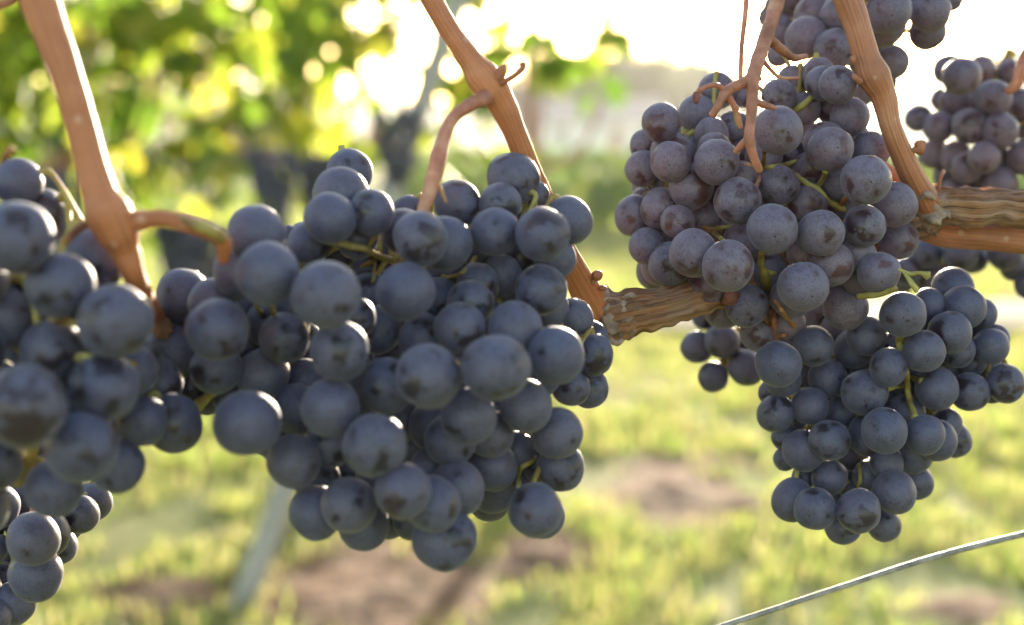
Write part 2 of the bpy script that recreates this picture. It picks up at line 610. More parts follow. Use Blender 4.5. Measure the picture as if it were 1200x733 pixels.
def rot_mats(n, tilt_sd, face=None):
    """random leaf frames: the blade hangs down and turns every way"""
    yaw = rng.uniform(0, 2 * np.pi, n)
    pit = rng.normal(-0.9, tilt_sd, n)
    rol = rng.normal(0, 0.5, n)
    cy, sy, cp, sp, cr, sr = np.cos(yaw), np.sin(yaw), np.cos(pit), np.sin(pit), np.cos(rol), np.sin(rol)
    Z = np.zeros(n); O = np.ones(n)
    Rz = np.stack([np.stack([cy, -sy, Z], -1), np.stack([sy, cy, Z], -1), np.stack([Z, Z, O], -1)], -2)
    Rx = np.stack([np.stack([O, Z, Z], -1), np.stack([Z, cp, -sp], -1), np.stack([Z, sp, cp], -1)], -2)
    Ry = np.stack([np.stack([cr, Z, sr], -1), np.stack([Z, O, Z], -1), np.stack([-sr, Z, cr], -1)], -2)
    return Rz @ Rx @ Ry


def leaf_cloud(name, pos, size, mat, parent, tpl=None, tilt=0.6):
    tv, tf = tpl if tpl is not None else (LV, LF)
    n = len(pos)
    M = rot_mats(n, tilt)
    v = np.einsum('nij,kj->nki', M, tv) * size[:, None, None] + pos[:, None, :]
    f = tf[None] + (np.arange(n) * len(tv))[:, None, None]
    return link_mesh(name, v.reshape(-1, 3), f.reshape(-1, tf.shape[1]), mat, parent, smooth=False)


QUAD = (np.array([(-0.35, 0, 0), (0.35, 0, 0.05), (0.4, 0.6, -0.05), (0, 1.0, -0.15), (-0.4, 0.6, 0.0)]), np.array([(0, 1, 2, 3, 4)]))

# ------------------------------------------------------------------ trellis row behind: vines, bunches, leaning post
ROW_A, ROW_B = Vector((-2.3, 2.55, 0)), Vector((0.22, 3.55, 0))
ROW_D = (ROW_B - ROW_A)


def far_bunch(p, size, lab, grp):
    t = Tubes()
    for k in range(130):
        h = random.random()
        wdt = size * (0.27 * (1 - h) ** 0.5 + 0.06)
        a = random.uniform(0, 6.28)
        q = p + Vector((math.cos(a) * wdt, math.sin(a) * wdt, -h * size))
        t.blob(q, 0.0085 * random.uniform(0.85, 1.15), bump=0.03)
    t.add([p + Vector((0, 0, size * 0.45)), p + Vector((0.004, 0, 0.1 * size)), p + Vector((0, 0, -size * 0.8))], [0.002, 0.002, 0.001], 3, 6)
    o = t.build('distant_grape_bunch', M_BGGRAPE, origin=p)
    tag(o, lab, 'grapes', grp)
    return o


def vine(t, n_leaf, zlo, zhi, width, label, half=0.36, at=None):
    p = ROW_A + ROW_D * t if at is None else at
    root = empty('grapevine', p)
    tag(root, label, 'grapevine', 'vines in the trellis row behind')
    tr = Tubes()
    b = Vector((random.uniform(-0.04, 0.04), random.uniform(-0.04, 0.04), 0))
    tr.add([p + Vector((0, 0, -0.05)), p + b + Vector((0, 0, 0.3)), p - b + Vector((0.02, 0, 0.6)), p + Vector((0, 0, 0.80))],
           [0.032, 0.026, 0.024, 0.026], 6, 12, 0.25, 40, 0.3, seed=t * 30)
    tr.build('trunk', M_TRUNK, root)
    d = ROW_D.normalized()
    for k in range(7):
        s = random.uniform(-half, half)
        c = Tubes()
        q = p + d * s + Vector((0, 0, 0.82))
        w = Vector((random.uniform(-.12, .12), random.uniform(-.15, .15), 0))
        c.add([p + Vector((0, 0, 0.79)), p + d * s * 0.6 + Vector((0, 0, 0.82)), q + Vector((0, 0, 0.12)), q + w * 0.5 + Vector((0, 0, 0.5)), q + w + Vector((0, 0, 0.95))],
              [0.009, 0.008, 0.006, 0.005, 0.003], 5, 8)
        c.build('cane', M_SHOOT2, root)
    n = n_leaf
    s = rng.uniform(-half, half, n)
    z = zlo + (zhi - zlo) * rng.beta(1.5, 1.2, n)
    dep = rng.normal(0, width, n)
    # clumping so that gaps let the sky through
    pn = Vector((-d.y, d.x, 0))
    pos = np.array([tuple(p + d * float(a) + pn * float(c) + Vector((0, 0, float(b_)))) for a, c, b_ in zip(s, dep, z)])
    keep = np.array([mnoise.noise(Vector((q[0] * 6.5, q[1] * 2, q[2] * 6.5))) > (-0.20 if t > 0.4 or at is not None else -0.34) + 0.25 * max(0, t - 0.62) / 0.4 for q in pos])
    pos = pos[keep]
    size = rng.uniform(0.05, 0.105, len(pos))
    leaf_cloud('foliage', pos, size, M_LEAF, root)


vine(0.02, 2100, 0.74, 1.95, 0.17, 'dense green vine at the far left of the row behind the grapes')
vine(0.26, 1900, 0.72, 1.95, 0.17, 'leafy vine behind the left brown shoot, second from the left in its row')
vine(0.50, 1250, 0.70, 1.95, 0.16, 'sunlit vine with yellow green leaves in the middle of the row behind')
vine(0.74, 740, 0.74, 1.95, 0.13, 'bright yellow green vine just left of the leaning pale post')
vine(0.93, 420, 0.90, 1.7, 0.10, 'sparse vine end with sky showing through, right of the leaning post', 0.24)
for k, (x, y) in enumerate(((-3.2, 5.0), (-2.2, 5.4), (-1.25, 5.8))):
    vine(0, 2300, 0.45, 1.85, 0.25, ['vine glimpsed deep behind the far left of the leafy row', 'vine glimpsed deep behind the left brown shoot',
         'vine glimpsed through the leaves behind the middle of the leafy row'][k], 0.55, Vector((x, y, 0)))

for x, y, d_, s, lab in ((240, 262, 2.3, .12, 'dark bunch just under the green streaked branch of the left shoot'),
                         (318, 178, 2.35, .12, 'dark bunch under the leaves, left of the grapes that rise highest in the middle'),
                         (466, 132, 2.45, .12, 'largest dark bunch in the row behind, beside the leaning post'),
                         (66, 205, 2.2, .13, 'dark bunch behind the left brown shoot, above the nearest grapes'),
                         (205, 262, 2.5, .10, 'small dark bunch low in the fork of the left shoot'),
                         (372, 185, 2.5, .10, 'small dark bunch in the yellow leaves of the row behind')):
    far_bunch(P(x, y, d_), s, lab, 'bunches hanging in the row behind')

# leaning end post and its base
pt, pb = P(548, -30, 2.95), G(283, 715)
post = empty('trellis_post', pb)
tag(post, 'pale grey leaning end post of the row behind', 'post')
tp = Tubes()
dv = (pt - pb)
tp.add([pb - dv * 0.06, pb + dv * 0.3, pb + dv * 0.65, pt, pt + dv * 0.5], [0.026, 0.025, 0.0245, 0.024, 0.024], 6, 16, 0.04, 30)
tp.build('shaft', M_POST, post)
cp = Tubes()
cp.add([pt + dv * 0.502, pt + dv * 0.506, pt + dv * 0.512], [0.0265, 0.027, 0.024], 3, 16)
cp.build('cap', M_POST, post)
for k, z in enumerate((0.82, 1.25, 1.65)):
    w = Tubes()
    w.add([ROW_A + Vector((-1.5, -0.6, z)), ROW_A + ROW_D * 0.45 + Vector((0, 0, z - 0.015)), ROW_A + ROW_D * 0.9 + Vector((0, 0, z))], [0.0016] * 3, 12, 6)
    tag(w.build('trellis_wire', M_WIRE, origin=ROW_A), ['lowest trellis wire', 'middle trellis wire', 'top trellis wire'][k] + ' running through the leaves of the row behind', 'wire', 'wires in the row behind')


# far hedge row, trees, house ------------------------------------------------------
def hedge(x0, x1, y0, h, label):
    root = empty('vine_hedge', ((x0 + x1) / 2, y0, 0))
    n = int((x1 - x0) * 230)
    pos = np.stack([rng.uniform(x0, x1, n), y0 + rng.normal(0, 0.25, n), h * rng.beta(1.6, 1.2, n)], -1)
    leaf_cloud('foliage', pos, rng.uniform(0.10, 0.2, n), M_HEDGE, root, QUAD)
    for k in range(int((x1 - x0) / 1.2)):
        t = Tubes()
        x = x0 + 0.6 + 1.2 * k
        t.add([Vector((x, y0, -0.05)), Vector((x + .03, y0, h * 0.4)), Vector((x, y0, h * 0.7))], [0.04, 0.03, 0.02], 3, 8)
        t.build('trunk', M_TRUNK, root)
    tag(root, label, 'hedge', 'low green rows across the field')


hedge(-1.0, 7.5, 13.6, 0.62, 'low bright green hedge row across the grass behind the gap between bunches')
hedge(-2.0, 12.0, 24.0, 0.75, 'farther low green hedge row in front of the pale house')


def tree(x, y, h, cr, label, sp=1.0):
    root = empty('broadleaf_tree', (x, y, 0))
    t = Tubes()
    p = Vector((x, y, 0))
    t.add([p + Vector((0, 0, -0.2)), p + Vector((0.1, 0, h * 0.25)), p + Vector((-0.1, 0, h * 0.5)), p + Vector((0.05, 0, h * 0.85))],
          [0.035 * h, 0.028 * h, 0.018 * h, 0.006 * h], 5, 10, 0.15, 3)
    for k in range(6):
        a = k * 1.05 + random.random()
        z = h * random.uniform(0.3, 0.6)
        t.add([p + Vector((0, 0, z)), p + Vector((math.cos(a) * cr * .45, math.sin(a) * cr * .45, z + h * .14)),
               p + Vector((math.cos(a) * cr * .8, math.sin(a) * cr * .8, z + h * .22))], [0.013 * h, 0.009 * h, 0.004 * h], 4, 7)
    t.build('trunk', M_TRUNK, root)
    pos = []
    for k in range(26):
        a, b_ = random.uniform(0, 6.28), random.uniform(-0.75, 1)
        rr = cr * random.uniform(0.45, 0.95) * math.sqrt(1 - b_ * b_ * 0.8)
        c = np.array([x + math.cos(a) * rr, y + math.sin(a) * rr, h * 0.62 + b_ * h * 0.34])
        pos.append(c + rng.normal(0, cr * 0.19, (120, 3)))
    pos = np.concatenate(pos)
    leaf_cloud('crown', pos, rng.uniform(0.4, 0.75, len(pos)) * sp, M_TREELEAF, root, QUAD)
    tag(root, label, 'tree', 'trees across the field')


tree(6.6, 92, 5.7, 3.6, 'hazy grey green tree behind the pale house')
tree(12.2, 110, 6.6, 4.8, 'hazy rounded tree just above the top left of the sharp right bunch')
tree(15.5, 118, 6.6, 4.2, 'faint tree hidden mostly by the sharp right bunch')
tree(2.8, 120, 7.0, 4.4, 'faint far tree left of the pale house')
tree(34, 96, 6.2, 3.8, 'low hazy tree beside the far right bunch')
tree(41, 108, 7.0, 4.5, 'low hazy tree at the foot of the hill on the right edge')


def house():
    x, y = 4.2, 71.0
    root = empty('house', (x, y, 0))
    wall = plain_noise_mat('house_plaster', (0.62, 0.58, 0.54), (0.72, 0.69, 0.65), 2, 0.9)
    roof = plain_noise_mat('house_roof', (0.30, 0.22, 0.20), (0.42, 0.33, 0.30), 3, 0.9)
    glass = plain_noise_mat('house_glass', (0.16, 0.17, 0.18), (0.22, 0.23, 0.24), 2, 0.2)
    wood = plain_noise_mat('house_door', (0.30, 0.17, 0.13), (0.38, 0.22, 0.17), 5, 0.7)

    def box(name, a, b_, mat, parent):
        v = [(X, Y, Z) for X in (a[0], b_[0]) for Y in (a[1], b_[1]) for Z in (a[2], b_[2])]
        f = [(0, 1, 3, 2), (4, 6, 7, 5), (0, 4, 5, 1), (2, 3, 7, 6), (0, 2, 6, 4), (1, 5, 7, 3)]
        return link_mesh(name, v, f, mat, parent, smooth=False)

    w, dep, h = 3.4, 4.0, 1.75
    box('wall', (x - w, y, -0.2), (x + w, y + dep, h), wall, root)
    v = [(x - w - .3, y - .3, h + 0.003), (x + w + .3, y - .3, h + 0.003), (x + w + .3, y + dep + .3, h + 0.003), (x - w - .3, y + dep + .3, h + 0.003),
         (x - w - .1, y + dep / 2, h + 1.2), (x + w + .1, y + dep / 2, h + 1.2)]
    link_mesh('roof', v, [(0, 1, 5, 4), (2, 3, 4, 5), (1, 2, 5), (3, 0, 4), (3, 2, 1, 0)], roof, root, smooth=False)
    for wx in (-2.2, 2.1):
        box('window', (x + wx, y - 0.05, 0.7), (x + wx + 0.8, y - 0.003, 1.45), glass, root)
    box('door', (x + 0.6, y - 0.06, 0), (x + 1.35, y - 0.003, 1.5), wood, root)
    tag(root, 'small pale house with a low roof across the field', 'house')


house()


def build_haze():
    m = bpy.data.materials.new('haze_air')
    m.use_nodes = True
    nt = m.node_tree
    nt.nodes.remove(nt.nodes['Principled BSDF'])
    v = nt.nodes.new('ShaderNodeVolumePrincipled')
    v.inputs['Color'].default_value = (0.95, 0.95, 0.96, 1)
    v.inputs['Density'].default_value = 0.0004
    v.inputs['Anisotropy'].default_value = 0.6
    nt.links.new(v.outputs[0], nt.nodes['Material Output'].inputs['Volume'])
    a, b_ = (-620, -40, -4.0), (620, 620, 48)
    vv = [(x, y, z) for x in (a[0], b_[0]) for y in (a[1], b_[1]) for z in (a[2], b_[2])]
    f = [(0, 1, 3, 2), (4, 6, 7, 5), (0, 4, 5, 1), (2, 3, 7, 6), (0, 2, 6, 4), (1, 5, 7, 3)]
    tag(link_mesh('haze', vv, f, m, smooth=False), kind='stuff')


build_haze()

# grass --------------------------------------------------------------------------
def build_grass():
    P_, H_, W_ = [], [], []
    for (y0, y1, dens, hh, ww) in ((1.9, 3.6, 3600, 0.040, 0.0040), (3.6, 6.3, 1900, 0.042, 0.006), (7.5, 14, 380, 0.07, 0.011)):
        area = (y1 - y0) * (1.4 * (y0 + y1) / 2 + 1.2)
        n = int(area * dens)
        y = rng.uniform(y0, y1, n)
        x = rng.uniform(-1, 1, n) * (0.70 * y + 0.6)
        for a, b_ in zip(x, y):
            px = proj((a, b_, 0))
            k = soil_mask(*px)
            cl = 0.6 * mnoise.noise(Vector((a * 3.2, b_ * 1.8, 0))) + 0.6 * mnoise.noise(Vector((a * 9, b_ * 6, 4)))
            if k > 0.25 + 0.5 * random.random() or cl < -0.28 + 0.25 * random.random():
                continue
            P_.append((a, b_, -0.01)); H_.append(hh * random.uniform(0.45, 1.5) * (1 + 0.7 * cl)); W_.append(ww * random.uniform(0.7, 1.3))
    P_ = np.array(P_); H_ = np.array(H_); W_ = np.array(W_)
    n = len(P_)
    a = rng.uniform(0, 2 * np.pi, n)
    side = np.stack([np.cos(a), np.sin(a), np.zeros(n)], -1)
    lean = np.stack([-np.sin(a), np.cos(a), np.zeros(n)], -1) * rng.uniform(0.05, 0.75, n)[:, None]
    up = np.array([0, 0, 1.0])
    v = np.empty((n, 5, 3))
    v[:, 0] = P_ - side * W_[:, None]
    v[:, 1] = P_ + side * W_[:, None]
    mid = P_ + (up * 0.6 + lean * 0.35) * H_[:, None]
    v[:, 2] = mid + side * W_[:, None] * 0.75
    v[:, 3] = mid - side * W_[:, None] * 0.75
    v[:, 4] = P_ + (up * 0.95 + lean) * H_[:, None]
    vv = v.reshape(-1, 3).tolist()
    f = []
    for i in range(n):
        b_ = i * 5
        f.append((b_, b_ + 1, b_ + 2, b_ + 3)); f.append((b_ + 3, b_ + 2, b_ + 4))
    o = link_mesh('grass', vv, f, M_GRASS, smooth=False)
    tag(o, 'short backlit grass growing over the ground', 'grass', kind='stuff')


build_grass()

# ------------------------------------------------------------------ grapes: x, y, radius in the photograph, order front(0) to back
BUNCH = {}
BUNCH['A'] = (0.291, """22 214 28 1.5|20 278 43 .5|51 254 32 2|113 304 35 1.5|71 335 39 .5|135 376 42 .8|5 373 36 1|62 412 37 1.2|122 453 39.5 .6
29 476 49 0|95 525 41 .3|167 494 29 1.5|203 496 33 2.2|138 546 32 1.2|63 573 33 1.5|-9 541 34 .8|52 540 25 2.8|155 435 30 2|-30 330 38 1|-35 410 40 1|-40 250 36 2|-25 595 34 1.8|14 418 28 1.9|165 428 27 2.3|22 322 28 2.3|186 448 28 2.4|100 340 26 2.4|15 515 30 1.9|150 500 26 2.4""")
BUNCH['B'] = (0.355, """-5 594 27 1|22 585 20 2|39.5 632 31 0|53 626 28 1|93 603 22.5 1|109 588 22 2|68 640 22 2|42 673 31 1|17 707 25 1.5|-9 724 22 1
-12 645 20 1|0 685 26 1.6|-25 690 25 1|75 612 24 2.4|30 610 24 2.6|-20 620 24 2""")
BUNCH['C'] = (0.310, """300.5 275 33.5 1|314 321 37 0|284 318 33 1|215 347 31 1.6|250 356 29 1.3|255 387 36.5 .4|201 412 34 2|253 432 30 1.2|333 396 29 .8
382 346 39.5 0|397 411 35 .3|362 285 25 1.6|338 274 10 2.6|344 541 32 1|290 496 39 1|347 480 30 2|308 440 31 2|360 447 26 2|387 478 34 .3
388 518 30 1|370 601 31 .9|372 563 28 1.8|315 380 27 2.2|280 360 27 2.3|225 385 26 2.4|345 360 26 1.6|275 465 26 2.4|330 515 28 2.2|224 453 26 2.3|244 466 20 2.5""")
BUNCH['D'] = (0.318, """387 256 30 .7|435 249 26.5 .9|400 229 33 1.3|410 202 26 2|478 250 20 2.6|493 280 32 .6|521 286 32 1|474 272 27 1.5|536 238 26.5 1.6
586 239 25 1.8|601 210 30 2.2|628 228 16 3|580 272 28.5 1.2|636 275 31.5 1|667 258 27 2|650 303 25 2|634 340 30 1.4|642 361 24 2.2|587 324 25 1.8
560 334 25 1.6|551 356 27 1.2|515 352 26 1.5|475 342 34 .6|539 385 30 .5|497 398 30 1|443 387 28 1|604 385 32 .5|581 431 39 0|502 441 38 0
651 417 33 .5|672 373 23 2.8|695 416 24 2.8|691 398 22 3.3|669 454 22 2.6|690 455 23 3.2|616 476 31 .8|653 508 30 1.8|657 548 28 2.2|635 545 23 2.8
627 598 32 1.5|636 605 26 2.4|604 528 23 2.2|549 488 32 .7|574 508 28 1.4|576 546 30 1.5|577 572 30 1.9|573 587 24 2.5|528 516 30 1.3|536 572 32 1.3
506 500 28 1.3|439.5 522 37 0|453 452 33 .8|472 576 32 .3|506 591 33 .7|521 632 36.5 1.1|409 592 33 .5|426 615 30 1.2|484 608 25 1.6|541 455 28 1.5
428 316 16 2.4|432 345 25 2.2|455 300 18 2.8|610 300 24 2.4|520 320 24 2.4|560 290 24 2.6|600 350 26 2.2|470 490 28 1.8|420 470 28 1.6|445 560 28 1.8|540 540 28 2.2|630 440 26 2.4|610 560 24 2.8""")
BUNCH['F'] = (0.378, """775 144 22.5 1|817 134 22.5 1.6|840 107 22 2|756 170 18 2|788 182 26 1.2|786 190 23.5 .6|753 198 21 1.4|834 158 20 1.5|837 175 20 1
840 190 26 .3|810 219 26 .7|778 214 16 1.6|775 245 24 .8|744 253 23 1.4|754 236 16 2.2|794 260 20 .4|864 236 27 .5|812 297 28 .3|758 289 21.5 1.2
786 309 25.5 .8|773 312 22 1.6|767 318 22 2|853 312 30 0|905 268 29 0|912 153 28 .2|912 218 24 .6|973 175 26 .2|967 168 24 .9|1015 211 29 .3|1019 177 23 1
996 137 22.5 .9|982 100 22.3 .4|964 98 20 1|959 88 20 1.5|913 113 20 1.4|929 96 19 2|941 128 20 1.5|873 112 14 2.6|912 65 13 3|1048 240 26.5 1|1053 281 23 1.2
1013 265 25 .3|962 273 27 .2|975 310 25 .7|1006 298 20 1|941 336 29.5 0|1030 320 24.5 .7|1008 326 21 1.2|991 361 25.5 1.5|875 359 25 .9|928 348 25 .8
887 391 20 1.4|849 362 23 1.4|828 336 22 .9|805 340 24 1.2|950 197 20 1.4|945 238 24 1.2|987 212 24 1.2|875 185 22 1.8|895 185 22 1.6|925 180 20 1.6|870 285 24 1|825 255 18 1.3
994 241 16 1.4|900 320 24 1.6|915 295 22 1.6|815 330 20 1.6|860 150 20 2.2|930 240 20 1.9|845 270 20 1.8|960 345 22 2""")
BUNCH['G'] = (0.432, """817 407 19 .5|846 400 20.5 .3|836 442 18 .5|874 431 21 .3|827 370 16 1.2|858 421 14 1.5|842 372 18 1.6|880 402 18 1.4""")
BUNCH['H'] = (0.384, """912 427 27 0|953 406 23.5 .3|1015 394 23.5 .3|1058 369 26.5 0|1088 357 19 .7|1117 338 24 1.3|1129 361 25 .6|1150 367 18 1.4|1113 390 24.3 .1
1161 406 21 .8|1167 396 16 1.5|1083 412 23.7 0|1122 411 20 .8|1104 413 18 1.2|1041 431 22.3 .2|1178 450 22 .8|1136 459 22.5 .8|1162 459 14 1.5|1098 456 24.5 .7
1013 460 27 .4|970 443 23 .8|1000 409 23 .9|1036 505 26.5 0|1017 511 24 .6|1084 510 23 .2|1097 516 24 .7|1109 497 18 1.3|1119 516 19.5 1.5|1061 484 23 1|949 476 22 .6
909 485 21.5 .8|917 444 22 .7|905 460 16 1.3|972 516 23.5 .3|942 528 25 .6|920 512 16 1.4|920 538 14 1.6|942 560 14 1.5|929 586 24.5 .6|955 596 25.5 .1|1006 599 26 .1
972 560 21 .5|1039 543 19.5 .5|1048 577 25 .5|1073 565 20 1|1036 616 19 .8|988 616 22 .8|1070 533 23 .8|1017 558 18 1.4|985 485 20 1.4|962 372 25 1.6|985 388 24 1.4
1140 425 16 1.6|1060 450 18 1.6|1000 570 18 1.6|960 545 18 1.6|1040 470 20 1.6|930 500 18 1.8|1095 375 18 1.6|1065 405 20 1.7""")
BUNCH['I'] = (0.43, """1041 14 27 .5|1035 30 26 1|1090 14 24 .5|1087 38 21.5 1|1046 73 20 1.2|1034 94 17 1.6|1112 -2 16 1|945 45 25 .8|912 40 22 1.2|978 58 24 .6
955 20 25 1|985 20 25 .8|915 10 20 1.4|995 -14 22 .2|905 20 16 1.7|1008 105 20 1.6|1010 40 24 1|1065 -12 24 1|960 -10 24 1|930 -8 22 1.3|1015 70 22 1.4|1100 -22 22 1.2|1030 -30 24 1""")
BUNCH['J'] = (0.47, """1127 90 22.7 .2|1112 82 18 1|1149 82 17 1|1183 84 14 1|1164 116 21 .2|1120 118 19 .8|1105 117 14 1.5|1076 139 15.5 1|1100 149 18.5 .5|1137 148 21 .4
1172 154 21.5 .2|1153 185 18.5 .1|1133 197 18 .7|1120 184 19 1|1095 180 18 1.3|1172 216 20 .5|1199 185 20 .4|1198 122 18 .7|1200 148 16 1.2|1121 224 16.5 1.2|1110 205 16 1.6|1150 215 16 1.2
1150 120 16 1.4|1225 160 20 .7|1222 205 20 .7|1218 110 18 1""")
BUNCH['K'] = (0.475, """1087 297 18.5 .3|1126 298 20.5 .3|1140 303 18 1|1178 297 20.5 .5|1188 312 17 1|1207 334 18 .6|1063 318 17 1|1090 325 18 1.1|1057 330 14 1.6|1107 325 16 1.2|1075 285 16 1.4
1100 278 16 1.4|1155 285 16 1.5|1205 300 18 1|1222 318 18 1|1120 282 15 1.5""")

rec = []      # bunch, x, y, r, layer
for key, (base, txt) in BUNCH.items():
    for s in txt.replace('\n', '|').split('|'):
        if s.strip():
            x, y, r, l = map(float, s.split())
            rec.append([key, x, y, r, l])
keys = [q[0] for q in rec]
X = np.array([q[1] for q in rec]); Y = np.array([q[2] for q in rec]); RP = np.array([q[3] for q in rec]); L = np.array([q[4] for q in rec])
base = np.array([BUNCH[k][0] for k in keys])
RP = RP * 1.025
RREAL = 0.0069
D = base + 0.25 * (np.clip(FPX * RREAL / RP, 0.8 * base, 1.25 * base) - base) + L * 0.0085
kid = np.array([list(BUNCH).index(k) for k in keys])
order = base * 1000 + L * 8.0
same = kid[:, None] == kid[None, :]
fixed_order = np.where(same, L[None, :] - L[:, None], D[None, :] - D[:, None])     # >0 : j behind i


def relax(X, Y, RP, D, sgn, iters=260, tight=0.90):
    n = len(X)
    for it in range(iters):
        Rr = RP * D / FPX
        Dm = 0.5 * (D[:, None] + D[None, :])
        pm = np.hypot(X[:, None] - X[None, :], Y[:, None] - Y[None, :]) * Dm / FPX
        need2 = (tight * (Rr[:, None] + Rr[None, :])) ** 2 - pm ** 2
        need = np.sqrt(np.maximum(need2, 0))
        gap = (D[None, :] - D[:, None]) * sgn
        short = np.where(need > gap, need - gap, 0) * (need > 0)
        np.fill_diagonal(short, 0)
        push = -(short * sgn).clip(-0.002, 0.002).sum(1) * 0.2
        D = D + push
    return D


sg = np.sign(fixed_order)
tie = sg == 0
sg = np.where(tie, np.sign((D[None, :] - D[:, None]) + 1e-6 * (np.arange(len(D))[None, :] - np.arange(len(D))[:, None])), sg)
D = relax(X, Y, RP, D, sg)


# fill: grapes deeper inside each bunch, only where other grapes already stand in front
def fill(key, count):
    global X, Y, RP, D, keys
    idx = [i for i, k in enumerate(keys) if k == key]
    made = tries = 0
    while made < count and tries < 4000:
        tries += 1
        i, j = random.choice(idx), random.choice(idx)
        if math.hypot(X[i] - X[j], Y[i] - Y[j]) > 3.2 * (RP[i] + RP[j]) * 0.5:
            continue
        t = random.random()
        x, y = X[i] * (1 - t) + X[j] * t, Y[i] * (1 - t) + Y[j] * t
        r = np.mean(RP[idx]) * random.uniform(0.78, 0.95)
        near = [k for k in idx if math.hypot(X[k] - x, Y[k] - y) < 3 * r]
        a = np.arange(24) * 2 * np.pi / 24
        ex, ey = x + r * np.cos(a), y + r * np.sin(a)
        hit = np.hypot(ex[:, None] - X[None, near], ey[:, None] - Y[None, near]) < RP[None, near] * 1.08
        hc = np.hypot(x - X[near], y - Y[near]) < RP[near] * 1.2
        if not hit.any(1).all() or not hc.any():
            continue
        dn = D[near]
        dlo = max(max(np.where(hit[q], dn, 9).min() for q in range(24)), dn[hc].min()) + 0.003
        for d in np.arange(dlo, max(dn) + 0.022, 0.002):
            dm = 0.5 * (d + D)
            pm = np.hypot(X - x, Y - y) * dm / FPX
            dist = np.hypot(pm, D - d)
            if (dist > 0.88 * (RP * D + r * d) / FPX).all():
                X = np.append(X, x); Y = np.append(Y, y); RP = np.append(RP, r); D = np.append(D, d)
                keys.append(key)
                made += 1
                break
    return made


for k, c in (('A', 12), ('B', 5), ('C', 20), ('D', 9), ('F', 9), ('H', 20), ('I', 6), ('J', 6), ('K', 3)):
    fill(k, c)


# gaps wholly enclosed by grapes: another grape sits deeper in the bunch
def plug(group, keep_open, r0):
    global X, Y, RP, D, keys
    st = 3.0
    gx = np.arange(-60, 1260, st); gy = np.arange(-60, 800, st)
    GX, GY = np.meshgrid(gx, gy)
    for rnd in range(60):
        idx = np.array([i for i, k in enumerate(keys) if k in group])
        cov = np.zeros(GX.shape, bool)
        for i in idx:
            cov |= (GX - X[i]) ** 2 + (GY - Y[i]) ** 2 < RP[i] ** 2
        out = np.zeros(GX.shape, bool)
        out[0, :] = out[-1, :] = True; out[:, 0] = out[:, -1] = True
        while True:
            n = out.copy()
            n[1:] |= out[:-1]; n[:-1] |= out[1:]; n[:, 1:] |= out[:, :-1]; n[:, :-1] |= out[:, 1:]
            n &= ~cov
            n[0, :] = n[-1, :] = True
            if (n == out).all():
                break
            out = n
        hole = ~cov & ~out
        for x, y, r in keep_open:
            hole &= (GX - x) ** 2 + (GY - y) ** 2 > r * r
        if not hole.any():
            break
        j = np.argmax(hole)                           # first open spot: widen to its local centroid
        hx, hy = GX.flat[j], GY.flat[j]
        loc = hole & ((GX - hx) ** 2 + (GY - hy) ** 2 < 18 ** 2)
        hx, hy = GX[loc].mean(), GY[loc].mean()
        near = idx[np.hypot(X[idx] - hx, Y[idx] - hy) < RP[idx] + r0]
        r = r0
        Rm = r * D[near].mean() / FPX
        d = D[near].min()
        for d in np.arange(D[near].min(), D[near].max() + 0.03, 0.0015):
            dm = 0.5 * (d + D[near])
            pm = np.hypot(X[near] - hx, Y[near] - hy) * dm / FPX
            if (np.hypot(pm, D[near] - d) > 0.86 * (RP[near] * D[near] + r * d) / FPX).all() and d > np.median(D[near]):
                break
        X = np.append(X, hx); Y = np.append(Y, hy); RP = np.append(RP, r); D = np.append(D, d)
        keys.append(keys[near[np.argmin(np.hypot(X[near] - hx, Y[near] - hy))]])


if not SKIP_PLUG:
    plug('ACD', [(330, 265, 14), (155, 262, 40), (190, 330, 24), (623, 537, 9), (130, 265, 60)], 25)
    plug('FH', [(905, 396, 22), (1015, 350, 18), (940, 388, 12), (870, 140, 16), (950, 130, 25), (1030, 200, 14), (900, 80, 30)], 20)


def grape_mesh(seed, mat):
    nu, nv = 40, 26
    v, f, mi = [], [], []
    for j in range(nv + 1):
        th = math.pi * j / nv if j != nv - 1 else math.pi - 0.05
        for i in range(nu):
            a = 2 * math.pi * i / nu
            d = Vector((math.sin(th) * math.cos(a), math.sin(th) * math.sin(a), math.cos(th)))
            rr = 1 + 0.05 * mnoise.noise(d * 1.3 + Vector((seed * 5.1, 0, seed))) + 0.006 * mnoise.noise(d * 4 + Vector((seed, 3, 0)))
            rr -= 0.10 * math.exp(-(th / 0.22) ** 2)                    # dimple at the stalk
            rr -= 0.015 * math.exp(-((math.pi - th) / 0.10) ** 2)
            v.append((d.x * rr, d.y * rr, d.z * rr * 1.015))
    for j in range(nv):
        for i in range(nu):
            a, b_ = j * nu + i, j * nu + (i + 1) % nu
            f.append((a, a + nu, b_ + nu, b_)); mi.append(1 if j >= nv - 1 else 0)
    me = bpy.data.meshes.new('grape')
    me.from_pydata(v, [], f)
    me.materials.append(mat); me.materials.append(M_SCAR)
    me.polygons.foreach_set('material_index', np.array(mi, dtype=np.int32))
    me.polygons.foreach_set('use_smooth', np.ones(len(f), dtype=bool))
    me.update()
    return me


GM = [grape_mesh(s, M_GRAPE) for s in range(6)]
GM2 = [grape_mesh(s, M_GRAPE2) for s in range(6)]

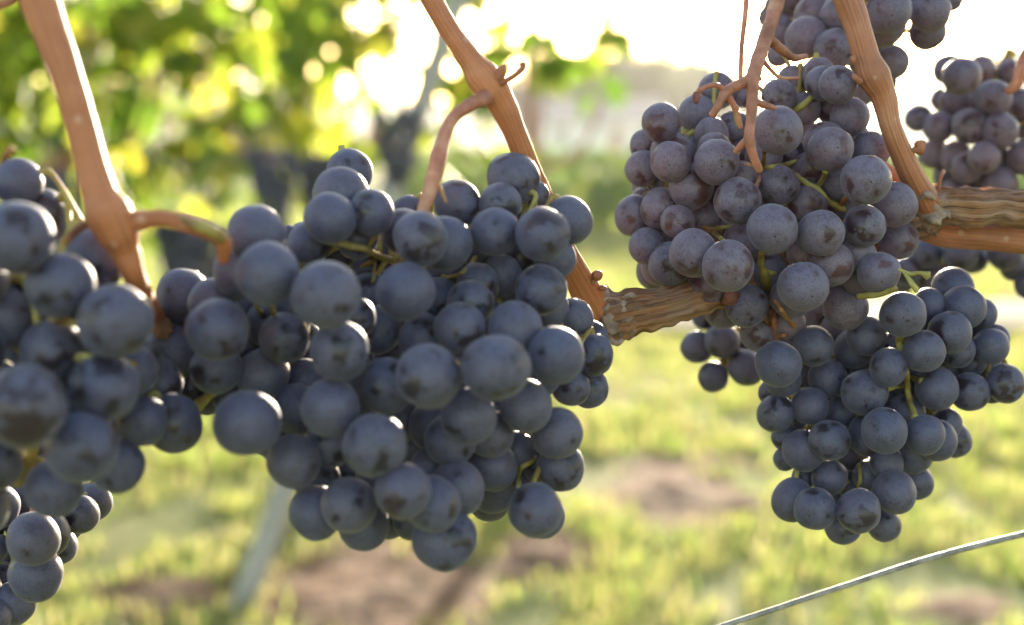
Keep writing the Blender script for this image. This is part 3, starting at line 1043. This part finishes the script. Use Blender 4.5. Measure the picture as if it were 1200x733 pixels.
# bunch stalk lines through each bunch (photo px, depth offset from the bunch's middle)
AXIS = {
    'A': [[(95, 262), (60, 330), (45, 430), (40, 520), (20, 570)], [(55, 340), (100, 360), (130, 410)], [(45, 440), (110, 480), (160, 490)]],
    'B': [[(45, 560), (35, 610), (20, 660), (5, 715)], [(38, 600), (80, 605), (105, 592)]],
    'C': [[(267, 284), (290, 330), (320, 400), (330, 470), (350, 560)], [(292, 340), (240, 370), (210, 400)], [(300, 350), (350, 340), (380, 330)]],
    'D': [[(497, 240), (510, 300), (540, 380), (545, 470), (530, 560), (515, 600)], [(505, 315), (460, 305), (415, 287), (405, 240)], [(510, 300), (570, 290), (630, 270)],
          [(542, 440), (600, 470), (640, 540)], [(542, 450), (470, 500), (420, 570)], [(535, 380), (610, 370), (680, 410)]],
    'F': [[(886, 192), (892, 205), (890, 260), (892, 320), (905, 375)], [(892, 205), (950, 225), (1010, 235)], [(890, 250), (840, 240), (780, 230)],
          [(835, 136), (800, 165), (770, 190)], [(908, 127), (950, 112), (985, 118)], [(892, 300), (960, 310), (1020, 300)], [(890, 290), (830, 300), (790, 310)]],
    'G': [[(850, 380), (850, 410), (850, 430)]],
    'H': [[(1057, 350), (1056, 410), (1062, 445), (1066, 485), (1040, 540), (1010, 590)], [(1058, 400), (1110, 385), (1160, 420)], [(1057, 415), (1000, 420), (940, 430)],
          [(1060, 480), (1000, 490), (940, 510)], [(1062, 470), (1090, 490), (1110, 505)]],
    'I': [[(1020, -40), (1015, 10), (1010, 50), (1020, 80)]],
    'J': [[(1185, 60), (1165, 100), (1150, 150), (1145, 200)]],
    'K': [[(1115, 275), (1120, 300), (1120, 320)], [(1180, 285), (1190, 300)]],
}
LABEL = {
    'A': 'nearest, most blurred bunch of large grapes, left of the brown shoot fork',
    'B': 'small bunch of dark grapes lowest at the left edge, beneath the nearest bunch',
    'C': 'bunch of blue black grapes hanging from the green streaked branch of the left shoot',
    'D': 'biggest bunch of blue black grapes, hanging from the pink stalk of the middle shoot',
    'F': 'sharp bunch of flare-tinted purple grapes before the old wood on a pink forked stalk',
    'G': 'little cluster of small grapes peeking out below the old wood, left of the lower bunch',
    'H': 'sharp cone shaped bunch of dark grapes lowest on the right, above the wire',
    'I': 'bunch of grapes at the top edge behind the right brown shoot, against the sun',
    'J': 'blurred bunch of grapes at the right edge above the old wood',
    'K': 'blurred grapes half hidden under the old wood at the right edge',
}
ROOTS = {}
for key in BUNCH:
    idx = [i for i, k in enumerate(keys) if k == key]
    dm = float(np.median(D[idx]))
    axl = [[P(x, y, dm + 0.004) for x, y in line] for line in AXIS[key]]
    axp = axl[0]
    axq = [a.lerp(b_, k / 3) for line in axl for a, b_ in zip(line, line[1:]) for k in range(4)]
    root = empty('grape_bunch', axp[0])
    tag(root, LABEL[key], 'grapes', 'bunches of grapes on the near vine')
    ROOTS[key] = root
    st = Tubes()
    for i in idx:
        c = P(X[i], Y[i], D[i])
        rr = float(RP[i] * D[i] / FPX)
        # stalk end looks to the nearest point a little higher on the bunch's axis
        q = min(axq, key=lambda a: (a + Vector((0, 0, 0.004)) - c).length)
        dirv = (q + Vector((0, 0, 0.012)) - c)
        if dirv.length < 1e-4:
            dirv = Vector((0, 0.2, 1))
        dirv = (dirv.normalized() + Vector((random.uniform(-.25, .25), random.uniform(0, .5), random.uniform(-.1, .35)))).normalized()
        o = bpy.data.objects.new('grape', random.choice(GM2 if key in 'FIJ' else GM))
        col.objects.link(o)
        o.parent = root
        quat = dirv.to_track_quat('Z', 'Y') @ Matrix.Rotation(random.uniform(0, 6.28), 3, 'Z').to_quaternion()
        o.rotation_mode = 'QUATERNION'
        o.rotation_quaternion = quat
        o.scale = (rr * random.uniform(0.965, 1.02), rr * random.uniform(0.965, 1.02), rr * random.uniform(0.97, 1.045))
        o.location = c - root.location
        s0 = c + dirv * rr * 0.86
        s1 = c + dirv * (rr * 1.25)
        s2 = s1.lerp(q, 0.55) + Vector((0, 0, 0.001))
        if (q - s1).length < 0.020:
            st.add([s0, s1, s2, q], [0.00105, 0.0007, 0.0007, 0.0009], 3, 7)
    rad = [0.0021 - 0.0012 * i / (len(axp) - 1) for i in range(len(axp))]
    st.add(axp, rad, 8, 10, 0.25, 500)
    for line in axl[1:]:
        st.add(line, [0.0012 - 0.0005 * i / (len(line) - 1) for i in range(len(line))], 6, 8, 0.25, 500)
    st.build('rachis', M_RACHIS, root)


def px_tube(name, mat, parent, pts, n=8, seg=14, **kw):
    """pts: (x, y, depth, width px)"""
    t = Tubes()
    t.add([P(x, y, d) for x, y, d, w in pts], [w * 0.5 * d / FPX for x, y, d, w in pts], n, seg, **kw)
    return t.build(name, mat, parent)


# visible stalks of the bunches (photo px), each bunch's own pieces
fr = ROOTS['F']
ped = Tubes()


KEYS = np.array(keys)


def front(x, y, key):
    sel = np.where(KEYS == key)[0]
    q = np.hypot(X[sel] - x, Y[sel] - y) / RP[sel]
    best = None
    for i, u in zip(sel, q):
        if u < 1:
            z = D[i] - math.sqrt(1 - u * u) * RP[i] * D[i] / FPX
            if best is None or z < best[0]:
                best = (float(z), float(RP[i] * D[i] / FPX))
    return best


def tadd(t, pts, n=7, seg=12, auto=None, sink=(1, 1), **kw):
    pts = [list(p) for p in pts]
    if auto:
        fs = [front(p[0], p[1], auto) for p in pts]
        known = [i for i, f in enumerate(fs) if f]
        for i, p in enumerate(pts):
            if fs[i]:
                p[2] = fs[i][0] - 0.85 * p[3] * 0.5 * 0.37 / FPX
                if (i == 0 and sink[0]) or (i == len(pts) - 1 and sink[1]):
                    p[2] = fs[i][0] + 0.35 * fs[i][1]
            elif known:
                j = min(known, key=lambda k: abs(k - i))
                p[2] = fs[j][0] + 0.5 * fs[j][1]
        if known:                                   # keep the run smooth
            zs = [p[2] for p in pts]
            for i in range(1, len(pts) - 1):
                pts[i][2] = min(zs[i], 0.25 * zs[i - 1] + 0.5 * zs[i] + 0.25 * zs[i + 1])
    t.add([P(x, y, d) for x, y, d, w in pts], [w * 0.5 * d / FPX for x, y, d, w in pts], n, seg, **kw)


# visible stalks of the bunches (photo px), each bunch's own pieces
fr = ROOTS['F']
ped = Tubes()
tadd(ped, [(958, -150, .397, 18), (938, -85, .396, 19), (918, -25, .392, 20), (910, 5, .388, 18), (897, 45, .382, 17), (884, 85, .376, 17), (882, 112, .373, 14), (880, 140, .371, 12), (878, 163, .370, 13), (884, 186, .371, 11), (890, 200, .374, 9)], bump=.15, bscale=300)
tadd(ped, [(886, 88, .376, 20), (878, 95, .3755, 16), (867, 99, .374, 12), (852, 107, .372, 13), (843, 122, .371, 10), (834, 136, .372, 8)], bump=.15)
tadd(ped, [(851, 108, .372, 9), (842, 101, .371, 7), (830, 101, .370, 5), (820, 106, .369, 6)], bump=.3)
tadd(ped, [(852, 110, .373, 8), (862, 128, .374, 7), (868, 150, .376, 6)], bump=.2)
tadd(ped, [(882, 118, .373, 10), (893, 122, .374, 9), (908, 127, .376, 6)], bump=.2)
tadd(ped, [(880, 163, .370, 9), (872, 168, .371, 9), (862, 178, .374, 7)], bump=.2)
tadd(ped, [(905, -190, .405, 8), (884, -100, .402, 7), (876, -20, .400, 7), (873, 20, .398, 7), (869, 55, .397, 6), (868, 92, .396, 6)], bump=.1)
tadd(ped, [(901, 46, .384, 12), (915, 58, .388, 12), (930, 68, .392, 9), (945, 66, .396, 6)], bump=.1)
tadd(ped, [(895, 72, .381, 6), (905, 84, .380, 5), (915, 91, .380, 4), (936, 92, .382, 4)], bump=.2)
ped.build('peduncle', M_PINK, fr)
gs = Tubes()
tadd(gs, [(890, 198, .369, 7), (905, 196, .367, 6), (920, 193, .366, 5), (935, 188, .366, 4)], bump=.3, bscale=500, auto='F')
tadd(gs, [(893, 200, .368, 6), (895, 188, .367, 5), (896, 175, .366, 6)], bump=.3, auto='F')
tadd(gs, [(932, 204, .364, 5), (945, 215, .362, 7), (958, 222, .361, 7), (968, 233, .361, 7), (984, 243, .363, 9), (990, 246, .364, 6)], bump=.35, bscale=500, auto='F')
tadd(gs, [(957, 221, .361, 6), (964, 210, .361, 6), (968, 200, .362, 8)], bump=.2, auto='F')
tadd(gs, [(818, 260, .366, 4), (830, 268, .365, 6), (845, 267, .365, 5), (860, 264, .367, 4)], bump=.4, auto='F')
tadd(gs, [(832, 268, .365, 5), (842, 277, .366, 5), (850, 284, .368, 4)], bump=.4, auto='F')
tadd(gs, [(930, 130, .368, 7), (940, 124, .366, 8), (950, 115, .364, 6), (958, 107, .365, 5)], bump=.3, auto='F')
tadd(gs, [(893, 293, .366, 6), (892, 308, .364, 8), (897, 325, .363, 11), (900, 340, .363, 10)], bump=.3, auto='F')
tadd(gs, [(893, 317, .363, 7), (904, 320, .363, 6), (914, 321, .365, 5)], bump=.35, auto='F')
tadd(gs, [(875, 155, .372, 3), (868, 172, .372, 4), (862, 190, .374, 3)], bump=.3, auto='F')
tadd(gs, [(858, 115, .372, 3), (862, 140, .374, 4), (866, 160, .376, 5)], bump=.3, auto='F')
gs.build_each('pedicel', M_RACHIS, fr)
pk = Tubes()
tadd(pk, [(899, 338, .363, 10), (903, 355, .362, 10), (907, 375, .362, 9), (910, 398, .364, 13)], bump=.2, auto='F')
tadd(pk, [(867, 193, .369, 6), (878, 194, .368, 6), (890, 200, .369, 6)], bump=.3, auto='F')
tadd(pk, [(891, 200, .369, 7), (889, 210, .368, 6), (885, 222, .37, 5)], bump=.4, auto='F')
pk.build_each('pedicel', M_PINK, fr)
dr = Tubes()
tadd(dr, [(903, 345, .362, 4), (915, 362, .361, 6), (925, 376, .361, 6), (934, 388, .363, 9)], bump=.5, bscale=600, auto='F')
tadd(dr, [(893, 366, .362, 8), (900, 378, .361, 6), (908, 390, .360, 4), (918, 393, .361, 4), (923, 391, .361, 3)], bump=.4, bscale=600, auto='F')
tadd(dr, [(984, 243, .362, 6), (990, 234, .361, 7), (998, 226, .361, 10)], bump=.4, auto='F')
dr.build_each('pedicel', M_DRY, fr)
dr = Tubes()
dr.blob(P(856, 348, front(856, 348, 'F')[0]), 11 * .366 / FPX, bump=0.6, seed=3)
dr.blob(P(816, 114, .368), 5 * .37 / FPX, (1, 1, 1.5), bump=0.4, seed=5)
dr.build_each('shrivelled_grape', M_RAISIN, fr)

hr = ROOTS['H']
gs = Tubes()
tadd(gs, [(1055, 385, .372, 10), (1055, 400, .371, 11), (1056, 420, .372, 9)], bump=.2, auto='H')
tadd(gs, [(1062, 435, .366, 7), (1063, 452, .364, 7), (1066, 470, .363, 7), (1072, 490, .364, 9)], bump=.25, bscale=500, auto='H')
tadd(gs, [(1063, 452, .364, 5), (1052, 454, .363, 4), (1040, 456, .363, 7)], bump=.3, auto='H')
tadd(gs, [(1063, 441, .365, 6), (1072, 444, .363, 6), (1082, 448, .362, 9)], bump=.4, auto='H')
tadd(gs, [(1053, 316, .380, 5), (1066, 321, .378, 5), (1078, 320, .376, 5), (1088, 324, .375, 12)], bump=.35, auto='H')
tadd(gs, [(1060, 320, .379, 5), (1068, 332, .377, 6), (1075, 342, .377, 6)], bump=.3, auto='H')
tadd(gs, [(1007, 545, .372, 6), (1008, 560, .37, 5), (1006, 572, .371, 5)], bump=.3, auto='H')
tadd(gs, [(1005, 348, .392, 7), (1030, 345, .388, 8), (1050, 338, .383, 7)], bump=.3, auto='H')
gs.build_each('pedicel', M_RACHIS, hr)

dr_ = ROOTS['D']
gs = Tubes()
tadd(gs, [(474, 296, .325, 6), (460, 304, .320, 7), (445, 300, .318, 8), (428, 292, .316, 8), (405, 287, .318, 9), (380, 283, .322, 7)], bump=.35, bscale=500, auto='D')
tadd(gs, [(445, 300, .318, 6), (430, 310, .314, 6), (412, 318, .313, 5)], bump=.35, auto='D')
tadd(gs, [(428, 292, .316, 5), (436, 283, .315, 6), (440, 275, .316, 5)], bump=.35, auto='D')
tadd(gs, [(405, 287, .318, 5), (392, 292, .317, 6), (376, 300, .318, 7), (374, 285, .32, 6)], bump=.35, auto='D')
tadd(gs, [(437, 320, .314, 5), (437, 330, .313, 5), (440, 300, .316, 5)], bump=.35, auto='D')
tadd(gs, [(512, 320, .33, 6), (525, 325, .33, 5), (545, 318, .332, 5), (558, 300, .334, 6)], bump=.3, auto='D')
tadd(gs, [(607, 248, .345, 6), (612, 240, .345, 6), (618, 236, .346, 5)], bump=.3, auto='D')
tadd(gs, [(608, 572, .352, 6), (608, 555, .353, 6), (612, 547, .354, 7), (622, 542, .354, 6), (630, 534, .355, 5)], bump=.35, auto='D')
gs.build_each('pedicel', M_RACHIS, dr_)
pk = Tubes()
tadd(pk, [(574, 109, .355, 24), (564, 117, .352, 18), (552, 122, .350, 16), (535, 134, .347, 14), (524, 150, .344, 15), (517, 172, .341, 17), (511, 196, .338, 20), (504, 222, .336, 17), (496, 248, .335, 15), (500, 275, .335, 12)], bump=.1, bscale=300)
pk.build('peduncle', M_PINK, dr_)
sp = Tubes()
tadd(sp, [(512, 212, .338, 6), (518, 226, .337, 5), (523, 238, .337, 4)], bump=.1)
sp.build_each('pedicel', M_DRY, dr_)

cr = ROOTS['C']
pk = Tubes()
tadd(pk, [(128, 262, .3005, 44), (146, 262, .300, 32), (163, 259, .299, 24), (178, 257, .299, 21), (195, 257, .298, 20), (218, 262, .298, 22), (245, 272, .299, 20), (262, 284, .302, 19), (262, 305, .306, 14)], bump=.06, bscale=200)
pk.build('peduncle', M_SHOOT, cr)
gs = Tubes()
tadd(gs, [(212, 256, .2965, 7), (226, 262, .2955, 14), (243, 269, .2962, 16), (262, 279, .2995, 16)], bump=.1)
gs.build('green_streak', M_RACHIS, cr)
gs = Tubes()
tadd(gs, [(250, 460, .315, 10), (238, 470, .318, 12), (225, 478, .32, 14), (205, 460, .32, 12)], bump=.4, auto='C')
tadd(gs, [(300, 352, .304, 5), (302, 362, .302, 6), (310, 370, .303, 7)], bump=.4, auto='C')
tadd(gs, [(318, 358, .302, 6), (321, 366, .302, 6), (320, 376, .304, 5)], bump=.4, auto='C')
gs.build_each('pedicel', M_RACHIS, cr)

ar = ROOTS['A']
pk = Tubes()
tadd(pk, [(122, 258, .302, 16), (105, 262, .302, 12), (90, 270, .302, 10), (75, 285, .302, 8)], bump=.1)
tadd(pk, [(2, 190, .29, 6), (8, 182, .288, 8), (14, 173, .288, 11)], bump=.4)
pk.build('peduncle', M_DRY, ar)
gs = Tubes()
tadd(gs, [(-10, 318, .283, 12), (10, 326, .280, 13), (30, 330, .281, 12), (45, 380, .285, 12)], bump=.4, auto='A')
tadd(gs, [(60, 372, .285, 10), (75, 376, .284, 12), (95, 380, .286, 9)], bump=.4, auto='A')
tadd(gs, [(90, 422, .284, 8), (104, 418, .284, 9), (160, 428, .29, 9)], bump=.4, auto='A')
gs.build_each('pedicel', M_RACHIS, ar)
br = ROOTS['B']
jr = ROOTS['J']
pk = Tubes()
tadd(pk, [(1246, 70, .455, 14), (1222, 50, .462, 13), (1205, 58, .465, 13), (1196, 80, .463, 13), (1190, 100, .464, 12), (1180, 108, .466, 10)], bump=.1)
pk.build('peduncle', M_PINK, jr)
pk = Tubes()
tadd(pk, [(985, -110, .405, 13), (1005, -75, .42, 12), (1020, -40, .436, 11), (1018, 0, .44, 9)], bump=.1)
pk.build('peduncle', M_PINK, ROOTS['I'])
pk = Tubes()
tadd(pk, [(48, 500, .335, 9), (50, 530, .35, 8), (46, 560, .362, 8), (38, 600, .366, 7)], bump=.15)
pk.build('peduncle', M_PINK, br)

# ------------------------------------------------------------------ the near vine: old wood and three shoots
vroot = empty('fruiting_grapevine', P(900, 330, .41))
tag(vroot, 'near grapevine with peeling old wood and three orange brown shoots', 'grapevine')
t = Tubes()
tadd(t, [(706, 376, .398, 44), (722, 372, .399, 52), (745, 366, .400, 46), (775, 360, .401, 43), (815, 347, .404, 42), (880, 322, .412, 42), (960, 293, .418, 44), (1040, 262, .418, 46),
         (1085, 245, .414, 54), (1112, 241, .412, 41), (1140, 243, .411, 46), (1168, 240, .413, 39), (1200, 243, .414, 42), (1300, 240, .42, 42), (1600, 236, .435, 42), (2100, 250, .455, 44)], 16, 44, ridges=.42, bump=.16, bscale=330)
t.build('old_wood', M_BARK, vroot)
t = Tubes()
tadd(t, [(1075, 268, .423, 24), (1110, 273, .424, 34), (1150, 275, .424, 36), (1200, 279, .425, 36), (1300, 282, .43, 36), (1600, 276, .445, 34), (2100, 290, .465, 34)], 10, 28, ridges=.12)
t.build('lower_cane', M_SHOOT2, vroot)
t = Tubes()                                             # hidden stretch of old wood behind the middle bunches
tadd(t, [(706, 376, .399, 36), (660, 385, .408, 34), (560, 400, .42, 34), (420, 415, .42, 32), (300, 420, .405, 32), (215, 402, .37, 30), (190, 385, .335, 26)], 10, 24, ridges=.3)
t.build('old_wood', M_BARK, vroot)
# loose bark shreds round the joint
t = Tubes()
rr = random.Random(5)
for k in range(4):
    x = rr.uniform(700, 742); y = rr.uniform(350, 398)
    d0 = .399 - .0062 * math.sqrt(max(0, 1 - ((y - 373) / 29) ** 2))
    x2, y2 = x + rr.uniform(8, 30) * rr.choice((1, 1, -0.5)), y + rr.uniform(-16, 12)
    d1 = .400 - .0064 * math.sqrt(max(0, 1 - ((y2 - 371) / 30) ** 2)) - 0.0006
    tadd(t, [(x, y, d0, rr.uniform(2, 4)), ((x + x2) / 2, (y + y2) / 2 + rr.uniform(-4, 4), min(d0, d1) - .0002, rr.uniform(2, 5)), (x2, y2, d1, 2)], 5, 8, bump=.5, bscale=700, seed=k)
tadd(t, [(703, 377, .3985, 36), (709, 375, .3985, 51), (716, 373, .399, 53), (724, 371, .399, 49), (738, 367, .3995, 38)], 9, 40, bump=.5, bscale=520, ridges=.5)
tadd(t, [(731, 350, .3945, 5), (738, 346, .393, 7), (746, 348, .393, 4)], 6, 10, bump=.6, bscale=500)
tadd(t, [(716, 398, .394, 6), (724, 403, .393, 7), (730, 398, .393, 4)], 6, 10, bump=.6, bscale=500)
t.build('bark_shreds', M_BARKGREY, vroot)
t = Tubes()
tadd(t, [(1072, 251, .412, 34), (1081, 248, .412, 46), (1091, 245, .412, 48), (1108, 242, .413, 34)], 9, 36, bump=.5, bscale=520, ridges=.5)
tadd(t, [(1078, 232, .404, 6), (1087, 228, .402, 9), (1096, 234, .403, 4)], 6, 10, bump=.6, bscale=500)
t.build('bark_shreds', M_BARKGREY, vroot)

# left shoot
t = Tubes()
tadd(t, [(-40, -420, .315, 44), (-5, -220, .31, 46), (34, -40, .302, 50), (46, 0, .301, 46), (64, 50, .300, 41), (82, 100, .299, 37), (95, 145, .299, 37), (106, 190, .299, 38), (116, 225, .299, 42), (127, 250, .299, 56), (138, 272, .300, 50),
         (147, 295, .302, 34), (158, 325, .305, 27), (171, 353, .322, 24), (184, 378, .342, 24), (196, 408, .365, 26), (208, 425, .385, 28)], 10, 30, bump=.04, bscale=120, ridges=.03)
t.build('shoot', M_SHOOT, vroot)
t = Tubes()
tadd(t, [(28, -14, .302, 16), (14, 0, .300, 13), (0, 6, .299, 11), (-12, 8, .299, 10)], 6, 12, bump=.2)
t.build('side_stub', M_SHOOT2, vroot)
# middle shoot
t = Tubes()
tadd(t, [(330, -420, .355, 24), (412, -190, .355, 25), (484, -40, .356, 26), (503, -5, .356, 25), (528, 38, .356, 25), (551, 70, .356, 28), (566, 90, .356, 40), (577, 104, .356, 41), (590, 125, .357, 32), (603, 155, .359, 27), (617, 190, .363, 27), (635, 232, .370, 28),
         (655, 282, .380, 29), (674, 320, .390, 33), (690, 348, .395, 38), (700, 368, .398, 34)], 10, 28, bump=.04, bscale=140, ridges=.04)
t.build('shoot', M_SHOOT, vroot)
t = Tubes()
tadd(t, [(588, 98, .352, 7), (597, 93, .350, 6), (606, 87, .349, 6), (613, 80, .349, 7), (613, 74, .349, 8)], 6, 10, bump=.15)
tadd(t, [(583, 92, .353, 14), (588, 82, .352, 11), (592, 76, .352, 5)], 6, 10, bump=.2)
t.build('tendril_stub', M_SHOOT2, vroot)
t = Tubes()
t.blob(P(700, 323, .388), 7 * .388 / FPX, (1, 1, .9), .15)
t.blob(P(706, 338, .388), 4.5 * .388 / FPX, (1.2, 1, .8), .3, 2)
tadd(t, [(692, 332, .390, 8), (697, 328, .389, 8), (700, 324, .388, 9)], 4, 10)
t.build_each('bud', M_SHOOT2, vroot)
# right shoot
t = Tubes()
tadd(t, [(930, -420, .40, 28), (950, -210, .397, 31), (978, -50, .396, 34), (994, 0, .396, 33), (1006, 35, .396, 31), (1015, 66, .396, 31), (1024, 90, .396, 39), (1035, 112, .397, 30), (1043, 145, .398, 25), (1054, 175, .400, 26), (1068, 205, .403, 29), (1082, 232, .408, 34), (1090, 246, .412, 34)], 10, 28,
     bump=.06, bscale=160, ridges=.05)
t.build('shoot', M_SHOOT2, vroot)
t = Tubes()
tadd(t, [(1008, 96, .392, 9), (1003, 92, .391, 7), (1000, 88, .391, 5)], 5, 10, bump=.4)
t.blob(P(1000, 70, .392), 4 * .39 / FPX, (1, 1, 1.3), .3)
t.build_each('bud', M_SHOOT2, vroot)
t = Tubes()
t.blob(P(1078, 172, .40), 7 * .4 / FPX, (1, 1, 1.3), .4, 4)
tadd(t, [(1066, 178, .401, 8), (1074, 174, .40, 9), (1081, 168, .40, 5)], 5, 10, bump=.4)
tadd(t, [(1100, 222, .405, 5), (1102, 210, .404, 4), (1106, 200, .404, 6)], 5, 8, bump=.2)
t.build_each('bud', M_SHOOT2, vroot)
t = Tubes()
tadd(t, [(950, 80, .425, 15), (965, 118, .423, 15), (985, 155, .422, 15), (1040, 200, .421, 16), (1070, 222, .421, 16)], 8, 16, bump=.1)
t.build('back_cane', M_SHOOT, vroot)

t = Tubes()
tadd(t, [(1278, 240, .425, 34), (1262, 190, .44, 27), (1248, 100, .452, 26), (1236, -20, .46, 26), (1215, -200, .46, 24), (1190, -420, .46, 22)], 10, 24, bump=.05, bscale=150, ridges=.04)
t.build('shoot', M_SHOOT2, vroot)

# trellis wire in front
t = Tubes()
tadd(t, [(-300, 1105, .36, 6), (200, 943, .385, 6.2), (560, 826, .40, 6.4), (848, 733.5, .415, 6.6), (994, 685.5, .423, 6.7), (1093, 653.5, .428, 6.8), (1200, 626, .433, 7), (1400, 578, .445, 7), (2100, 420, .48, 7)], 14, 14, bump=.05, bscale=900)
tag(t.build('trellis_wire', M_WIRE, origin=P(1000, 676, .42)), 'taut silvery wire slanting up to the right edge beneath the lowest right bunch', 'wire')
